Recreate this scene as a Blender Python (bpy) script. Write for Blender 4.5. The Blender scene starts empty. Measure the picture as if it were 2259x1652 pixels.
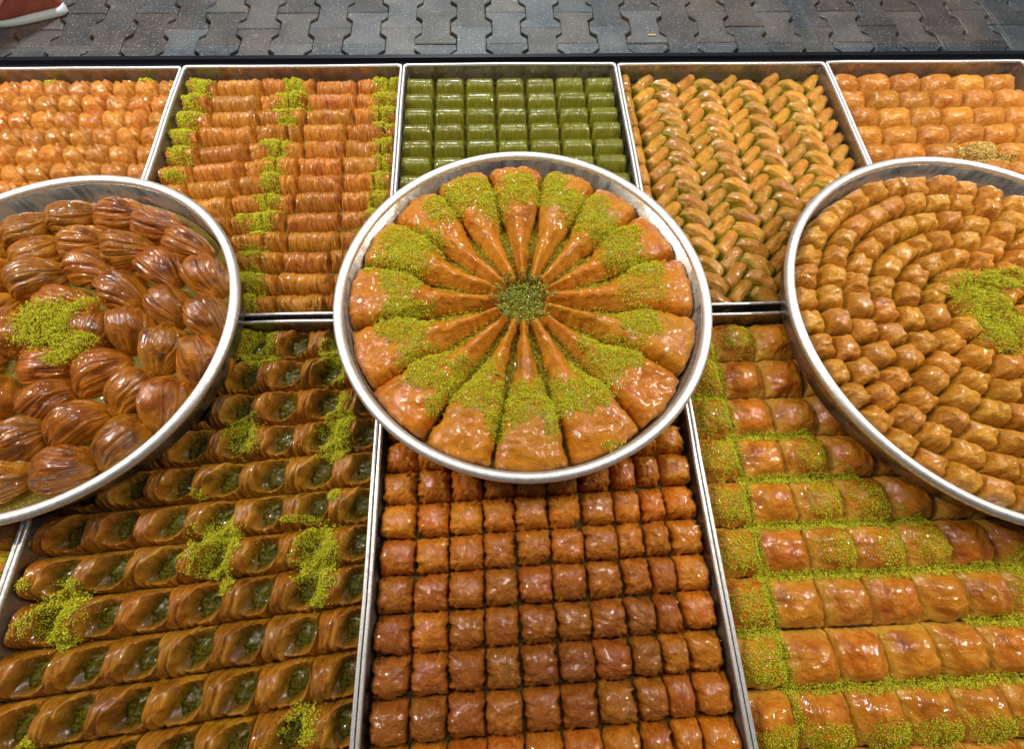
import bpy, math, random
import numpy as np
from mathutils import Matrix, Vector

random.seed(7)
RNG = np.random.default_rng(11)
scene = bpy.context.scene
COL = scene.collection
PI = math.pi

# ------------------------------------------------------------------ camera
cam = bpy.data.cameras.new("camera")
cam.sensor_fit = 'HORIZONTAL'; cam.sensor_width = 36.0
cam.lens = 36.0 * 1000.0 / 2259.0
cam.clip_start = 0.02; cam.clip_end = 200
cam_o = bpy.data.objects.new("camera", cam); COL.objects.link(cam_o)
_p, _y, _r = 1.1854, .0868, .0513
_f = Vector((math.sin(_y)*math.cos(_p), math.cos(_y)*math.cos(_p), -math.sin(_p)))
_rt = Vector((math.cos(_y), -math.sin(_y), 0)); _up = _rt.cross(_f)
_x = _rt*math.cos(_r) + _up*math.sin(_r); _u = _up*math.cos(_r) - _rt*math.sin(_r)
M = Matrix((( _x.x, _u.x, -_f.x, -.042), (_x.y, _u.y, -_f.y, -.8664), (_x.z, _u.z, -_f.z, .5728), (0, 0, 0, 1)))
cam_o.matrix_world = M
scene.camera = cam_o

# ------------------------------------------------------------------ light
world = bpy.data.worlds.new("World"); scene.world = world; world.use_nodes = True
bg = world.node_tree.nodes["Background"]
bg.inputs[0].default_value = (.90, .95, 1.0, 1); bg.inputs[1].default_value = .07

def lamp(name, loc, power, size, color):
    l = bpy.data.lights.new(name, 'AREA'); l.shape = 'DISK'; l.size = size; l.energy = power; l.color = color
    o = bpy.data.objects.new(name, l); COL.objects.link(o); o.location = loc
    return o
for i, (lx, pw) in enumerate([(-1.7, 14), (-1.2, 15.5), (-.72, 4.0), (-.1, 2.6), (.5, 3.6), (1.05, 14), (1.6, 14)]):
    lamp("ceiling_spot", (lx, -.44, 1.25), pw*.52, .05, (1.0, .91, .78))
    lamp("ceiling_spot", (lx+.12, -.20, 1.25), pw*.52, .05, (1.0, .91, .78))
sl = bpy.data.lights.new("street_fill_light", 'SPOT'); sl.energy = 1700; sl.spot_size = math.radians(125); sl.spot_blend = .8; sl.shadow_soft_size = .25; sl.color = (1.0, .98, .95)  # unseen fill light, added to brighten the paving outside
slo = bpy.data.objects.new("street_fill_light", sl); COL.objects.link(slo); slo.location = (-.3, 2.5, 3.4); slo.rotation_euler = (math.radians(14), 0, 0)

scene.view_settings.view_transform = 'Standard'
scene.view_settings.look = 'None'
scene.view_settings.exposure = 0.0
scene.view_settings.gamma = 1.0
scene.view_settings.use_curve_mapping = False
scene.render.engine = 'CYCLES'

# ------------------------------------------------------------------ numpy noise
def _h(ix, iy, iz):
    n = (ix.astype(np.uint32)*np.uint32(374761393)) ^ (iy.astype(np.uint32)*np.uint32(668265263)) ^ (iz.astype(np.uint32)*np.uint32(2147483647 ^ 0x5bd1e995))
    n = (n ^ (n >> np.uint32(13))) * np.uint32(1274126177)
    n = n ^ (n >> np.uint32(16))
    return (n & np.uint32(0xffff)).astype(np.float64)/65535.0
def vn(x, y, z=0.0):
    x, y, z = np.broadcast_arrays(np.asarray(x, float), np.asarray(y, float), np.asarray(z, float))
    x0, y0, z0 = np.floor(x), np.floor(y), np.floor(z)
    fx, fy, fz = x-x0, y-y0, z-z0
    fx = fx*fx*(3-2*fx); fy = fy*fy*(3-2*fy); fz = fz*fz*(3-2*fz)
    xi, yi, zi = x0.astype(np.int64)+9000, y0.astype(np.int64)+9000, z0.astype(np.int64)+9000
    def c(a, b, d): return _h(xi+a, yi+b, zi+d)
    a = c(0,0,0)*(1-fx)+c(1,0,0)*fx; b = c(0,1,0)*(1-fx)+c(1,1,0)*fx
    e = c(0,0,1)*(1-fx)+c(1,0,1)*fx; g = c(0,1,1)*(1-fx)+c(1,1,1)*fx
    return (a*(1-fy)+b*fy)*(1-fz)+(e*(1-fy)+g*fy)*fz
def fbm(x, y, z=0.0, o=3):
    s = 0; a = 1; t = 0
    for i in range(o):
        s = s + a*vn(np.asarray(x)*2**i, np.asarray(y)*2**i, np.asarray(z)+7.3*i); t += a; a *= .5
    return s/t
def ridge(n): return 1-np.abs(2*n-1)
def sm(a, b, x):
    t = np.clip((x-a)/(b-a), 0, 1); return t*t*(3-2*t)

# ------------------------------------------------------------------ node materials
def newmat(name):
    m = bpy.data.materials.new(name); m.use_nodes = True
    nt = m.node_tree; b = nt.nodes["Principled BSDF"]
    return m, nt, b
def N(nt, typ, **kw):
    n = nt.nodes.new(typ)
    for k, v in kw.items():
        if k in ('operation', 'blend_type', 'data_type', 'attribute_name', 'interpolation_type', 'feature', 'noise_dimensions', 'distance'): setattr(n, k, v)
        else: n.inputs[k].default_value = v
    return n
def math_n(nt, op, a, b=None, clamp=False):
    n = nt.nodes.new('ShaderNodeMath'); n.operation = op; n.use_clamp = clamp
    for i, v in enumerate((a, b)):
        if v is None: continue
        if hasattr(v, 'links') or hasattr(v, 'is_linked'): nt.links.new(v, n.inputs[i])
        else: n.inputs[i].default_value = v
    return n.outputs[0]
def mixc(nt, fac, a, b, bt='MIX'):
    n = nt.nodes.new('ShaderNodeMix'); n.data_type = 'RGBA'; n.blend_type = bt
    for s, v in ((n.inputs[0], fac), (n.inputs[6], a), (n.inputs[7], b)):
        if hasattr(v, 'is_linked'): nt.links.new(v, s)
        elif isinstance(v, (int, float)): s.default_value = v
        else: s.default_value = (*v, 1)
    return n.outputs[2]
def rng(nt, v, a, b, c=0, d=1, smooth=True):
    n = nt.nodes.new('ShaderNodeMapRange'); n.interpolation_type = 'SMOOTHSTEP' if smooth else 'LINEAR'
    nt.links.new(v, n.inputs[0]); n.inputs[1].default_value = a; n.inputs[2].default_value = b; n.inputs[3].default_value = c; n.inputs[4].default_value = d
    return n.outputs[0]

def pastry_mat(name, side, top, dark, light, z0, z1, topamt=1.0, darkamt=.5, var=.17, streak=(1, 1, 1), coat=1.0, coat_rough=.05, rough=.5, bump=.5, bscale=190, nscale=110, bakeattr=False, sss=0, rib=None, ribamt=.6, crinkle=3.0, coatbump=.5, soak=None):
    m, nt, b = newmat(name); L = nt.links
    tc = nt.nodes.new('ShaderNodeTexCoord'); oi = nt.nodes.new('ShaderNodeObjectInfo')
    off = nt.nodes.new('ShaderNodeVectorMath'); off.operation = 'ADD'
    cx = nt.nodes.new('ShaderNodeCombineXYZ')
    r = oi.outputs['Random']
    L.new(math_n(nt, 'MULTIPLY', r, 3.7), cx.inputs[0]); L.new(math_n(nt, 'MULTIPLY', r, 9.1), cx.inputs[1]); L.new(math_n(nt, 'MULTIPLY', r, 1.3), cx.inputs[2])
    L.new(tc.outputs['Object'], off.inputs[0]); L.new(cx.outputs[0], off.inputs[1])
    mp = nt.nodes.new('ShaderNodeMapping'); mp.inputs['Scale'].default_value = streak; L.new(off.outputs[0], mp.inputs[0])
    n1 = N(nt, 'ShaderNodeTexNoise', Scale=nscale, Detail=4.0, Roughness=.6); L.new(mp.outputs[0], n1.inputs[0])
    n2 = N(nt, 'ShaderNodeTexNoise', Scale=nscale*.45, Detail=3.0); L.new(off.outputs[0], n2.inputs[0])
    n3 = N(nt, 'ShaderNodeTexNoise', Scale=bscale, Detail=3.0, Distortion=.6); L.new(mp.outputs[0], n3.inputs[0])
    sx = nt.nodes.new('ShaderNodeSeparateXYZ'); L.new(tc.outputs['Object'], sx.inputs[0])
    zz = math_n(nt, 'ADD', sx.outputs[2], math_n(nt, 'MULTIPLY', math_n(nt, 'SUBTRACT', n2.outputs[0], .5), (z1-z0)*1.3))
    tf = math_n(nt, 'MULTIPLY', rng(nt, zz, z0, z1), topamt)
    col = mixc(nt, tf, side, top)
    col = mixc(nt, math_n(nt, 'MULTIPLY', rng(nt, n1.outputs[0], .42, .66), .65), col, light)
    dk = math_n(nt, 'MULTIPLY', rng(nt, n2.outputs[0], .50, .70), darkamt)
    dk = math_n(nt, 'MULTIPLY', dk, tf)
    col = mixc(nt, dk, col, dark)
    if rib:
        ra = nt.nodes.new('ShaderNodeAttribute'); ra.attribute_name = 'rib'
        col = mixc(nt, math_n(nt, 'MULTIPLY', ra.outputs['Fac'], ribamt), col, rib)
    if soak:
        sa = nt.nodes.new('ShaderNodeAttribute'); sa.attribute_name = 'soak'
        col = mixc(nt, math_n(nt, 'MULTIPLY', sa.outputs['Fac'], rng(nt, n1.outputs[0], .3, .6, .9, .6)), col, soak)
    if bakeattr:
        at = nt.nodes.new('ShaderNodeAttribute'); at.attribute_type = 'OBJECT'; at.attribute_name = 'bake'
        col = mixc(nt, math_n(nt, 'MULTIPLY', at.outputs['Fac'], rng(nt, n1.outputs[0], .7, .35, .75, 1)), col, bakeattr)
    hsv = nt.nodes.new('ShaderNodeHueSaturation'); L.new(col, hsv.inputs['Color'])
    L.new(rng(nt, r, 0, 1, 1-var, 1+var, False), hsv.inputs['Value'])
    r2 = math_n(nt, 'FRACT', math_n(nt, 'MULTIPLY', r, 17.31))
    L.new(rng(nt, r2, 0, 1, .496, .510, False), hsv.inputs['Hue'])
    L.new(hsv.outputs[0], b.inputs['Base Color'])
    L.new(rng(nt, n1.outputs[0], .3, .7, rough-.12, rough+.12), b.inputs['Roughness'])
    b.inputs['Coat Weight'].default_value = coat; b.inputs['Coat Roughness'].default_value = coat_rough
    b.inputs['Coat IOR'].default_value = 1.5; b.inputs['Specular IOR Level'].default_value = .12
    if sss:
        b.inputs['Subsurface Weight'].default_value = sss
        b.inputs['Subsurface Radius'].default_value = (1, .45, .12); b.inputs['Subsurface Scale'].default_value = .006
    n4 = N(nt, 'ShaderNodeTexNoise', Scale=bscale*.55, Detail=3.0, Roughness=.55, Distortion=1.2); L.new(mp.outputs[0], n4.inputs[0])
    crk = math_n(nt, 'MULTIPLY', math_n(nt, 'ABSOLUTE', math_n(nt, 'SUBTRACT', n4.outputs[0], .5)), -crinkle)
    hsum = math_n(nt, 'ADD', n3.outputs[0], math_n(nt, 'ADD', math_n(nt, 'MULTIPLY', n1.outputs[0], 1.0), crk))
    bp = nt.nodes.new('ShaderNodeBump'); bp.inputs['Strength'].default_value = bump; bp.inputs['Distance'].default_value = .0024
    L.new(hsum, bp.inputs['Height']); L.new(bp.outputs[0], b.inputs['Normal'])
    bc = nt.nodes.new('ShaderNodeBump'); bc.inputs['Strength'].default_value = coatbump; bc.inputs['Distance'].default_value = .0022
    n5 = N(nt, 'ShaderNodeTexNoise', Scale=nscale*1.7, Detail=1.0, Distortion=.4); L.new(mp.outputs[0], n5.inputs[0])
    L.new(n5.outputs[0], bc.inputs['Height']); L.new(bc.outputs[0], b.inputs['Coat Normal'])
    return m

MAT = {}
MAT['fold'] = pastry_mat('folded_pastry', (.34, .108, .009), (.40, .135, .014), (.22, .046, .007), (.54, .24, .050), .008, .028, streak=(1, 1.6, 1), darkamt=.55, rough=.45)
MAT['burma'] = pastry_mat('shredded_roll', (.46, .165, .012), (.41, .130, .012), rib=(.60, .27, .05), ribamt=.5, dark=(.25, .052, .009), light=(.58, .25, .050), z0=.006, z1=.03, streak=(3.2, .6, .6), darkamt=.6, bump=.6)
MAT['green'] = pastry_mat('green_roll', (.135, .118, .001), (.120, .118, .004), (.085, .080, .002), (.19, .18, .02), .012, .03, streak=(3, .5, .5), darkamt=.3, var=.08, coat_rough=.08, coatbump=.25, rough=.32, bump=.25, bscale=200)
MAT['herring'] = pastry_mat('rolled_finger', (.19, .155, .004), (.46, .185, .020), (.27, .075, .014), (.56, .29, .062), .0178, .0268, darkamt=.6, streak=(.7, 2.4, 1), rough=.42, bump=.45, coat_rough=.055)
MAT['pillow'] = pastry_mat('pillow_pastry', (.44, .175, .016), (.46, .158, .014), (.29, .060, .007), (.60, .28, .060), .006, .03, darkamt=.55, streak=(1, 2, 2.6), coat_rough=.16, rough=.5, coat=.8)
MAT['mussel'] = pastry_mat('ribbed_pastry', (.42, .155, .008), (.20, .052, .004), (.07, .016, .003), (.36, .125, .014), .014, .042, rib=(.50, .20, .020), ribamt=.6, darkamt=.85, rough=.4, bump=.4, coat_rough=.055)
MAT['wedge'] = pastry_mat('wedge_pastry', (.56, .235, .025), (.46, .152, .003), (.33, .078, .003), (.54, .215, .016), .017, .029, darkamt=.55, rough=.4, nscale=90, bump=.5, streak=(1, 1.5, 2), var=.08)
MAT['small'] = pastry_mat('small_square', (.37, .185, .012), (.48, .19, .016), (.33, .090, .010), (.60, .30, .065), .012, .031, darkamt=.5, rough=.38, var=.10, bump=.5)
MAT['nest'] = pastry_mat('open_roll', (.36, .155, .006), (.26, .080, .004), (.09, .022, .003), (.42, .175, .024), .008, .030, rib=(.54, .25, .035), ribamt=.75, soak=(.06, .044, .002), darkamt=.6, streak=(2.6, .7, .7), rough=.36, bump=.55, var=.15, coat_rough=.05)
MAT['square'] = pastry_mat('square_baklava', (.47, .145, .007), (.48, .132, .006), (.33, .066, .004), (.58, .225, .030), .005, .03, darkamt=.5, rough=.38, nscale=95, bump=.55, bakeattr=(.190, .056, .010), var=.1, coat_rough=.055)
MAT['puff'] = pastry_mat('puff_pastry', (.60, .33, .045), (.50, .148, .006), (.27, .050, .004), (.60, .25, .035), .014, .027, darkamt=.75, rough=.4, nscale=80, bump=.5, streak=(1, 1, 3), var=.1, coat_rough=.055)

def fill_mat(name, c1, c2, rough, coat):
    m, nt, b = newmat(name); L = nt.links
    tc = nt.nodes.new('ShaderNodeTexCoord')
    n = N(nt, 'ShaderNodeTexVoronoi', Scale=260.0); L.new(tc.outputs['Object'], n.inputs[0])
    n2 = N(nt, 'ShaderNodeTexNoise', Scale=300.0, Detail=3.0); L.new(tc.outputs['Object'], n2.inputs[0])
    L.new(mixc(nt, rng(nt, n2.outputs[0], .35, .65), c1, c2), b.inputs['Base Color'])
    b.inputs['Roughness'].default_value = rough; b.inputs['Specular IOR Level'].default_value = .1; b.inputs['Coat Weight'].default_value = coat; b.inputs['Coat Roughness'].default_value = .05
    bp = nt.nodes.new('ShaderNodeBump'); bp.inputs['Strength'].default_value = .45; bp.inputs['Distance'].default_value = .0015
    L.new(n.outputs['Distance'], bp.inputs['Height']); L.new(bp.outputs[0], b.inputs['Normal'])
    return m
MAT['filling'] = fill_mat('syrupy_filling', (.035, .030, .001), (.12, .10, .004), .5, .6)
MAT['green_bed'] = fill_mat('green_filling_bed', (.02, .018, .001), (.06, .055, .003), .7, .0)
MAT['nutbed'] = fill_mat('chopped_nut_bed', (.075, .05, .012), (.20, .15, .035), .6, .3)
MAT['syrup'] = fill_mat('syrup_bed', (.085, .06, .003), (.15, .11, .006), .4, .5)

def crumb_mat(name, c0, c1, c2):
    m, nt, b = newmat(name); L = nt.links
    a = nt.nodes.new('ShaderNodeAttribute'); a.attribute_name = 'tone'
    r = nt.nodes.new('ShaderNodeValToRGB'); e = r.color_ramp.elements
    e[0].position = 0; e[0].color = (*c0, 1); e[1].position = 1; e[1].color = (*c2, 1)
    x = e.new(.5); x.color = (*c1, 1)
    L.new(a.outputs['Fac'], r.inputs[0]); L.new(r.outputs[0], b.inputs['Base Color'])
    b.inputs['Roughness'].default_value = .7; b.inputs['Specular IOR Level'].default_value = .3
    return m
MAT['pistachio'] = crumb_mat('ground_pistachio', (.26, .265, .005), (.52, .52, .009), (.76, .72, .09))
MAT['chopped'] = crumb_mat('chopped_pistachio', (.10, .15, .012), (.25, .30, .03), (.55, .48, .14))
MAT['pale'] = crumb_mat('pale_crumbs', (.45, .27, .06), (.60, .42, .12), (.70, .55, .22))

def metal_mat(name, base, rough, scale=(40, 40, 6), stain=0):
    m, nt, b = newmat(name); L = nt.links
    tc = nt.nodes.new('ShaderNodeTexCoord'); mp = nt.nodes.new('ShaderNodeMapping'); mp.inputs['Scale'].default_value = scale
    L.new(tc.outputs['Object'], mp.inputs[0])
    n = N(nt, 'ShaderNodeTexNoise', Scale=3.0, Detail=6.0, Roughness=.65); L.new(mp.outputs[0], n.inputs[0])
    n2 = N(nt, 'ShaderNodeTexNoise', Scale=180.0, Detail=3.0); L.new(tc.outputs['Object'], n2.inputs[0])
    b.inputs['Metallic'].default_value = 1.0
    mc = mixc(nt, rng(nt, n.outputs[0], .35, .7), base, tuple(c*.68 for c in base))
    if stain:
        n3 = N(nt, 'ShaderNodeTexNoise', Scale=22.0, Detail=6.0, Roughness=.7); L.new(tc.outputs['Object'], n3.inputs[0])
        st = math_n(nt, 'MULTIPLY', rng(nt, n3.outputs[0], .42, .68), stain)
        mc = mixc(nt, st, mc, (.20, .10, .03))
        L.new(math_n(nt, 'SUBTRACT', 1.0, math_n(nt, 'MULTIPLY', st, .7)), b.inputs['Metallic'])
    L.new(mc, b.inputs['Base Color'])
    L.new(rng(nt, n.outputs[0], .3, .75, rough-.08, rough+.16), b.inputs['Roughness'])
    bp = nt.nodes.new('ShaderNodeBump'); bp.inputs['Strength'].default_value = .18; bp.inputs['Distance'].default_value = .0012
    L.new(n2.outputs[0], bp.inputs['Height']); L.new(bp.outputs[0], b.inputs['Normal'])
    return m
MAT['pan'] = metal_mat('tray_aluminium', (.46, .43, .39), .30, stain=.75)
MAT['rim'] = metal_mat('rim_aluminium', (.95, .95, .96), .50, (60, 60, 60))

def plain(name, c, rough, **kw):
    m, nt, b = newmat(name); b.inputs['Base Color'].default_value = (*c, 1); b.inputs['Roughness'].default_value = rough
    for k, v in kw.items(): b.inputs[k].default_value = v
    return m
MAT['black'] = plain('black_frame', (.006, .007, .011), .35)
MAT['counter'] = plain('black_counter', (.012, .012, .012), .4)

# ------------------------------------------------------------------ object helpers
def mesh_obj(name, verts, faces, mat, parent=None, smooth=True, loc=None):
    me = bpy.data.meshes.new(name); me.from_pydata([tuple(v) for v in verts], [], faces)
    me.materials.append(mat)
    if smooth: me.polygons.foreach_set('use_smooth', [True]*len(me.polygons))
    me.update()
    o = bpy.data.objects.new(name, me); COL.objects.link(o)
    if parent: o.parent = parent
    if loc: o.location = loc
    return o
def tag(o, label, cat, group=None, kind=None):
    o['label'] = label
    if cat: o['category'] = cat
    if group: o['group'] = group
    if kind: o['kind'] = kind
    return o
def empty(name, loc=(0, 0, 0)):
    o = bpy.data.objects.new(name, None); o.empty_display_size = .02; COL.objects.link(o); o.location = loc; return o
def box(x0, x1, y0, y1, z0, z1, V, F):
    b = len(V)
    V += [(x0,y0,z0),(x1,y0,z0),(x1,y1,z0),(x0,y1,z0),(x0,y0,z1),(x1,y0,z1),(x1,y1,z1),(x0,y1,z1)]
    F += [tuple(b+i for i in f) for f in ((0,3,2,1),(4,5,6,7),(0,1,5,4),(1,2,6,5),(2,3,7,6),(3,0,4,7))]

def axis(n, k=1.7):
    t = np.linspace(-1, 1, n); return np.sign(t)*(1-(1-np.abs(t))**k)
class Grid:
    """a closed pastry shell: a grid draped over a mound with steep sides and a flat underside"""
    def __init__(s, nu, nv, k=1.7):
        s.u, s.v = np.meshgrid(axis(nu, k), axis(nv, k), indexing='ij'); s.nu, s.nv = nu, nv
    def set(s, X, Y, Z): s.P = np.stack([X, Y, Z], -1); return s
    def normals(s):
        du = np.gradient(s.P, axis=0); dv = np.gradient(s.P, axis=1)
        n = np.cross(du, dv); return n/(np.linalg.norm(n, axis=-1, keepdims=True)+1e-12)
    def disp(s, d):
        e = np.minimum(1-np.abs(s.u), 1-np.abs(s.v)); w = sm(0, .03, e)
        s.P = s.P + s.normals()*(d*w)[..., None]
        s.P[..., 2] = np.maximum(s.P[..., 2], 0); return s
    def mesh(s, name, mat, rib=None, soak=None):
        nu, nv = s.nu, s.nv
        idx = np.arange(nu*nv).reshape(nu, nv)
        q = np.stack([idx[:-1, :-1], idx[1:, :-1], idx[1:, 1:], idx[:-1, 1:]], -1).reshape(-1, 4)
        ring = list(idx[:, 0]) + list(idx[-1, 1:]) + list(idx[-2::-1, -1]) + list(idx[0, -2:0:-1])
        me = bpy.data.meshes.new(name)
        me.from_pydata(s.P.reshape(-1, 3).tolist(), [], q.tolist() + [[int(i) for i in ring[::-1]]])
        me.materials.append(mat); me.polygons.foreach_set('use_smooth', [True]*(len(q)) + [False]); me.update()
        if soak is not None:
            at = me.attributes.new('soak', 'FLOAT', 'POINT'); at.data.foreach_set('value', np.clip(soak, 0, 1).astype(np.float32).ravel())
        if rib is not None:
            at = me.attributes.new('rib', 'FLOAT', 'POINT'); at.data.foreach_set('value', np.clip(rib, 0, 1).astype(np.float32).ravel())
        return me

# height map of what lies in the trays, 1 mm cells (crumbs come to rest on it)
HX0, HY0, HW, HH = -1.05, -1.20, 2150, 1230
HM = np.full((HW, HH), -.041)
def splat(me_pts, mw):
    R = np.array(mw)[:3, :3]; t = np.array(mw)[:3, 3]
    p = me_pts @ R.T + t
    i = np.clip(((p[:, 0]-HX0)*1000).astype(int), 0, HW-1); j = np.clip(((p[:, 1]-HY0)*1000).astype(int), 0, HH-1)
    np.maximum.at(HM, (i, j), p[:, 2])

PTS = {}
def put(name, me, loc, rz, label, cat, group, sc=(1, 1, 1), tilt=.03):
    o = bpy.data.objects.new(name, me); COL.objects.link(o)
    o.location = loc; o.rotation_euler = (random.uniform(-tilt, tilt), random.uniform(-tilt, tilt), rz); o.scale = sc
    mw = Matrix.LocRotScale(Vector(loc), o.rotation_euler, Vector(sc))
    if me.name not in PTS:
        a = np.empty(len(me.vertices)*3, np.float32); me.vertices.foreach_get('co', a); PTS[me.name] = a.reshape(-1, 3).astype(float)
    splat(PTS[me.name], mw)
    return tag(o, label, cat, group)

# where ground pistachio lies: x, y, radii (, strength)
T2 = [(-.575,-.03,.019,.018),(-0.578,-0.05,0.018,0.017),(-0.584,-0.07,0.02,0.018),(-0.582,-0.105,0.024,0.023),(-0.584,-0.138,0.02,0.017),(-0.582,-0.166,0.019,0.013),(-0.579,-0.192,0.021,0.011),(-0.571,-0.213,0.021,0.011),(-0.572,-0.254,0.019,0.009),(-0.404,-0.034,0.018,0.015),(-0.403,-0.059,0.025,0.022),(-0.406,-0.09,0.028,0.021),(-0.405,-0.127,0.016,0.014),(-0.411,-0.185,0.022,0.017),(-0.408,-0.211,0.019,0.015),(-0.41,-0.247,0.017,0.016),(-0.409,-0.277,0.015,0.014),(-0.409,-0.31,0.02,0.015),(-0.412,-0.338,0.022,0.019),(-0.413,-0.365,0.02,0.014),(-0.417,-0.411,0.017,0.014),(-0.412,-0.451,0.02,0.016),(-0.409,-0.475,0.019,0.018),(-0.406,-0.506,0.013,0.015),(-0.233,-0.034,0.024,0.018),(-0.235,-0.067,0.023,0.022),(-0.231,-0.104,0.024,0.023),(-0.23,-0.138,0.02,0.016),(-0.228,-0.182,0.017,0.019),(-0.228,-0.214,0.016,0.015),(-0.228,-0.25,0.016,0.018),(-0.23,-0.285,0.014,0.016),(-0.23,-0.319,0.015,0.019),(-0.236,-0.347,0.013,0.011),(-0.256,-0.369,0.013,0.006),(-0.444,-0.346,0.007,0.011)]
GB = [(-0.114,-0.378,0.028,0.023),(-0.074,-0.351,0.035,0.024),(-0.04,-0.376,0.022,0.023),(0.003,-0.336,0.024,0.019),(0.002,-0.361,0.021,0.014),(0.054,-0.333,0.019,0.019),(0.052,-0.362,0.029,0.02),(0.095,-0.383,0.035,0.024),(0.116,-0.415,0.031,0.019),(0.141,-0.438,0.028,0.019),(0.143,-0.471,0.027,0.021),(0.17,-0.493,0.024,0.014),(0.163,-0.521,0.032,0.025,.6),(0.148,-0.567,0.026,0.022,.7),(0.156,-0.586,0.023,0.016),(0.095,-0.606,0.025,0.014),(0.126,-0.625,0.023,0.018),(0.088,-0.644,0.03,0.023),(0.068,-0.678,0.032,0.022),(0.043,-0.694,0.016,0.014),(0.022,-0.668,0.016,0.022),(0.017,-0.696,0.016,0.016),(0.023,-0.717,0.009,0.016),(-0.021,-0.672,0.024,0.017),(-0.027,-0.697,0.028,0.021),(-0.045,-0.717,0.011,0.016),(-0.073,-0.639,0.027,0.02),(-0.078,-0.67,0.034,0.022),(-0.11,-0.664,0.013,0.017),(-0.121,-0.688,0.009,0.013),(-0.135,-0.62,0.03,0.023),(-0.139,-0.652,0.021,0.014),(-0.164,-0.574,0.032,0.028),(-0.153,-0.552,0.031,0.013),(-0.173,-0.505,0.027,0.025),(-0.169,-0.47,0.034,0.021),(-0.167,-0.438,0.036,0.025),(-0.131,-0.439,0.018,0.018),(0.102,-0.746,0.018,0.006,.7),(-0.215,-0.479,0.01,0.012)]
IB = [(-0.384,-0.562,0.024,0.015),(-0.381,-0.578,0.027,0.023),(-0.381,-0.593,0.016,0.011),(-0.273,-0.583,0.017,0.021),(-0.264,-0.608,0.016,0.021),(-0.258,-0.658,0.015,0.01,.6),(-0.381,-0.695,0.019,0.016),(-0.375,-0.714,0.018,0.013),(-0.255,-0.687,0.018,0.016),(-0.256,-0.709,0.021,0.021),(-0.257,-0.727,0.018,0.015),(-0.251,-0.784,0.01,0.007),(-0.385,-0.822,0.023,0.014),(-0.386,-0.842,0.031,0.018),(-0.387,-0.862,0.024,0.013),(-0.368,-0.882,0.008,0.01),(-0.264,-0.837,0.022,0.016),(-0.262,-0.857,0.025,0.021),(-0.261,-0.882,0.02,0.016),(-0.257,-0.901,0.013,0.009),(-0.294,-0.812,0.019,0.004),(-0.542,-0.894,0.026,0.015),(-0.551,-0.912,0.029,0.017),(-0.535,-0.93,0.015,0.01),(-0.259,-1.017,0.017,0.013),(-0.264,-1.032,0.02,0.008),(-0.416,-0.778,0.008,0.006,.6),(-0.546,-0.873,0.022,0.005),(-0.537,-1.024,0.014,0.005),(-0.356,-0.595,0.009,0.007,.6),(-0.589,-0.873,0.007,0.007)]
ROUND = [(-.6286, -.565, .2505), (-.0028, -.5337, .2545), (.6394, -.5862, .2846)]
def hidden(x, y, m=.05):
    return any(math.hypot(x-a, y-b) < r-.03-m for a, b, r in ROUND)

# ------------------------------------------------------------------ setting: counter, window, street
V, F = [], []; box(-1.9, 1.9, -1.6, .009, -.085, -.0445, V, F)
o = mesh_obj('counter', V, F, MAT['counter'], smooth=False); o['kind'] = 'structure'
V, F = [], []; box(-1.9, 1.9, -1.55, .0085, -.60, -.0852, V, F)
o = mesh_obj('counter_base', V, F, MAT['counter'], smooth=False); o['kind'] = 'structure'

win = empty('shop_window', (0, .02, -.6))
tag(win, 'clear shop window pane in a black frame behind the trays', 'window')
V, F = [], []; box(-1.9, 1.9, -.0095, -.002, .0, .590, V, F); box(-1.9, 1.9, -.0018, .0075, 0, .5985, V, F)
mesh_obj('window_frame', V, F, MAT['black'], win, False)
gm, nt, b = newmat('window_glass')
nt.nodes.remove(b); out = nt.nodes['Material Output']
tr = nt.nodes.new('ShaderNodeBsdfTransparent'); tr.inputs[0].default_value = (.93, .96, .97, 1)
gl = nt.nodes.new('ShaderNodeBsdfGlossy'); gl.inputs['Roughness'].default_value = .02
lw = nt.nodes.new('ShaderNodeLayerWeight'); lw.inputs[0].default_value = .5
fac = math_n(nt, 'ADD', math_n(nt, 'MULTIPLY', math_n(nt, 'POWER', lw.outputs['Facing'], 5.0), .9), .025)
mx = nt.nodes.new('ShaderNodeMixShader')
nt.links.new(fac, mx.inputs[0]); nt.links.new(tr.outputs[0], mx.inputs[1]); nt.links.new(gl.outputs[0], mx.inputs[2]); nt.links.new(mx.outputs[0], out.inputs[0])
V, F = [], []; box(-1.9, 1.9, .0005, .0055, .5987, 2.3, V, F)
mesh_obj('glass_pane', V, F, gm, win, False)

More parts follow.
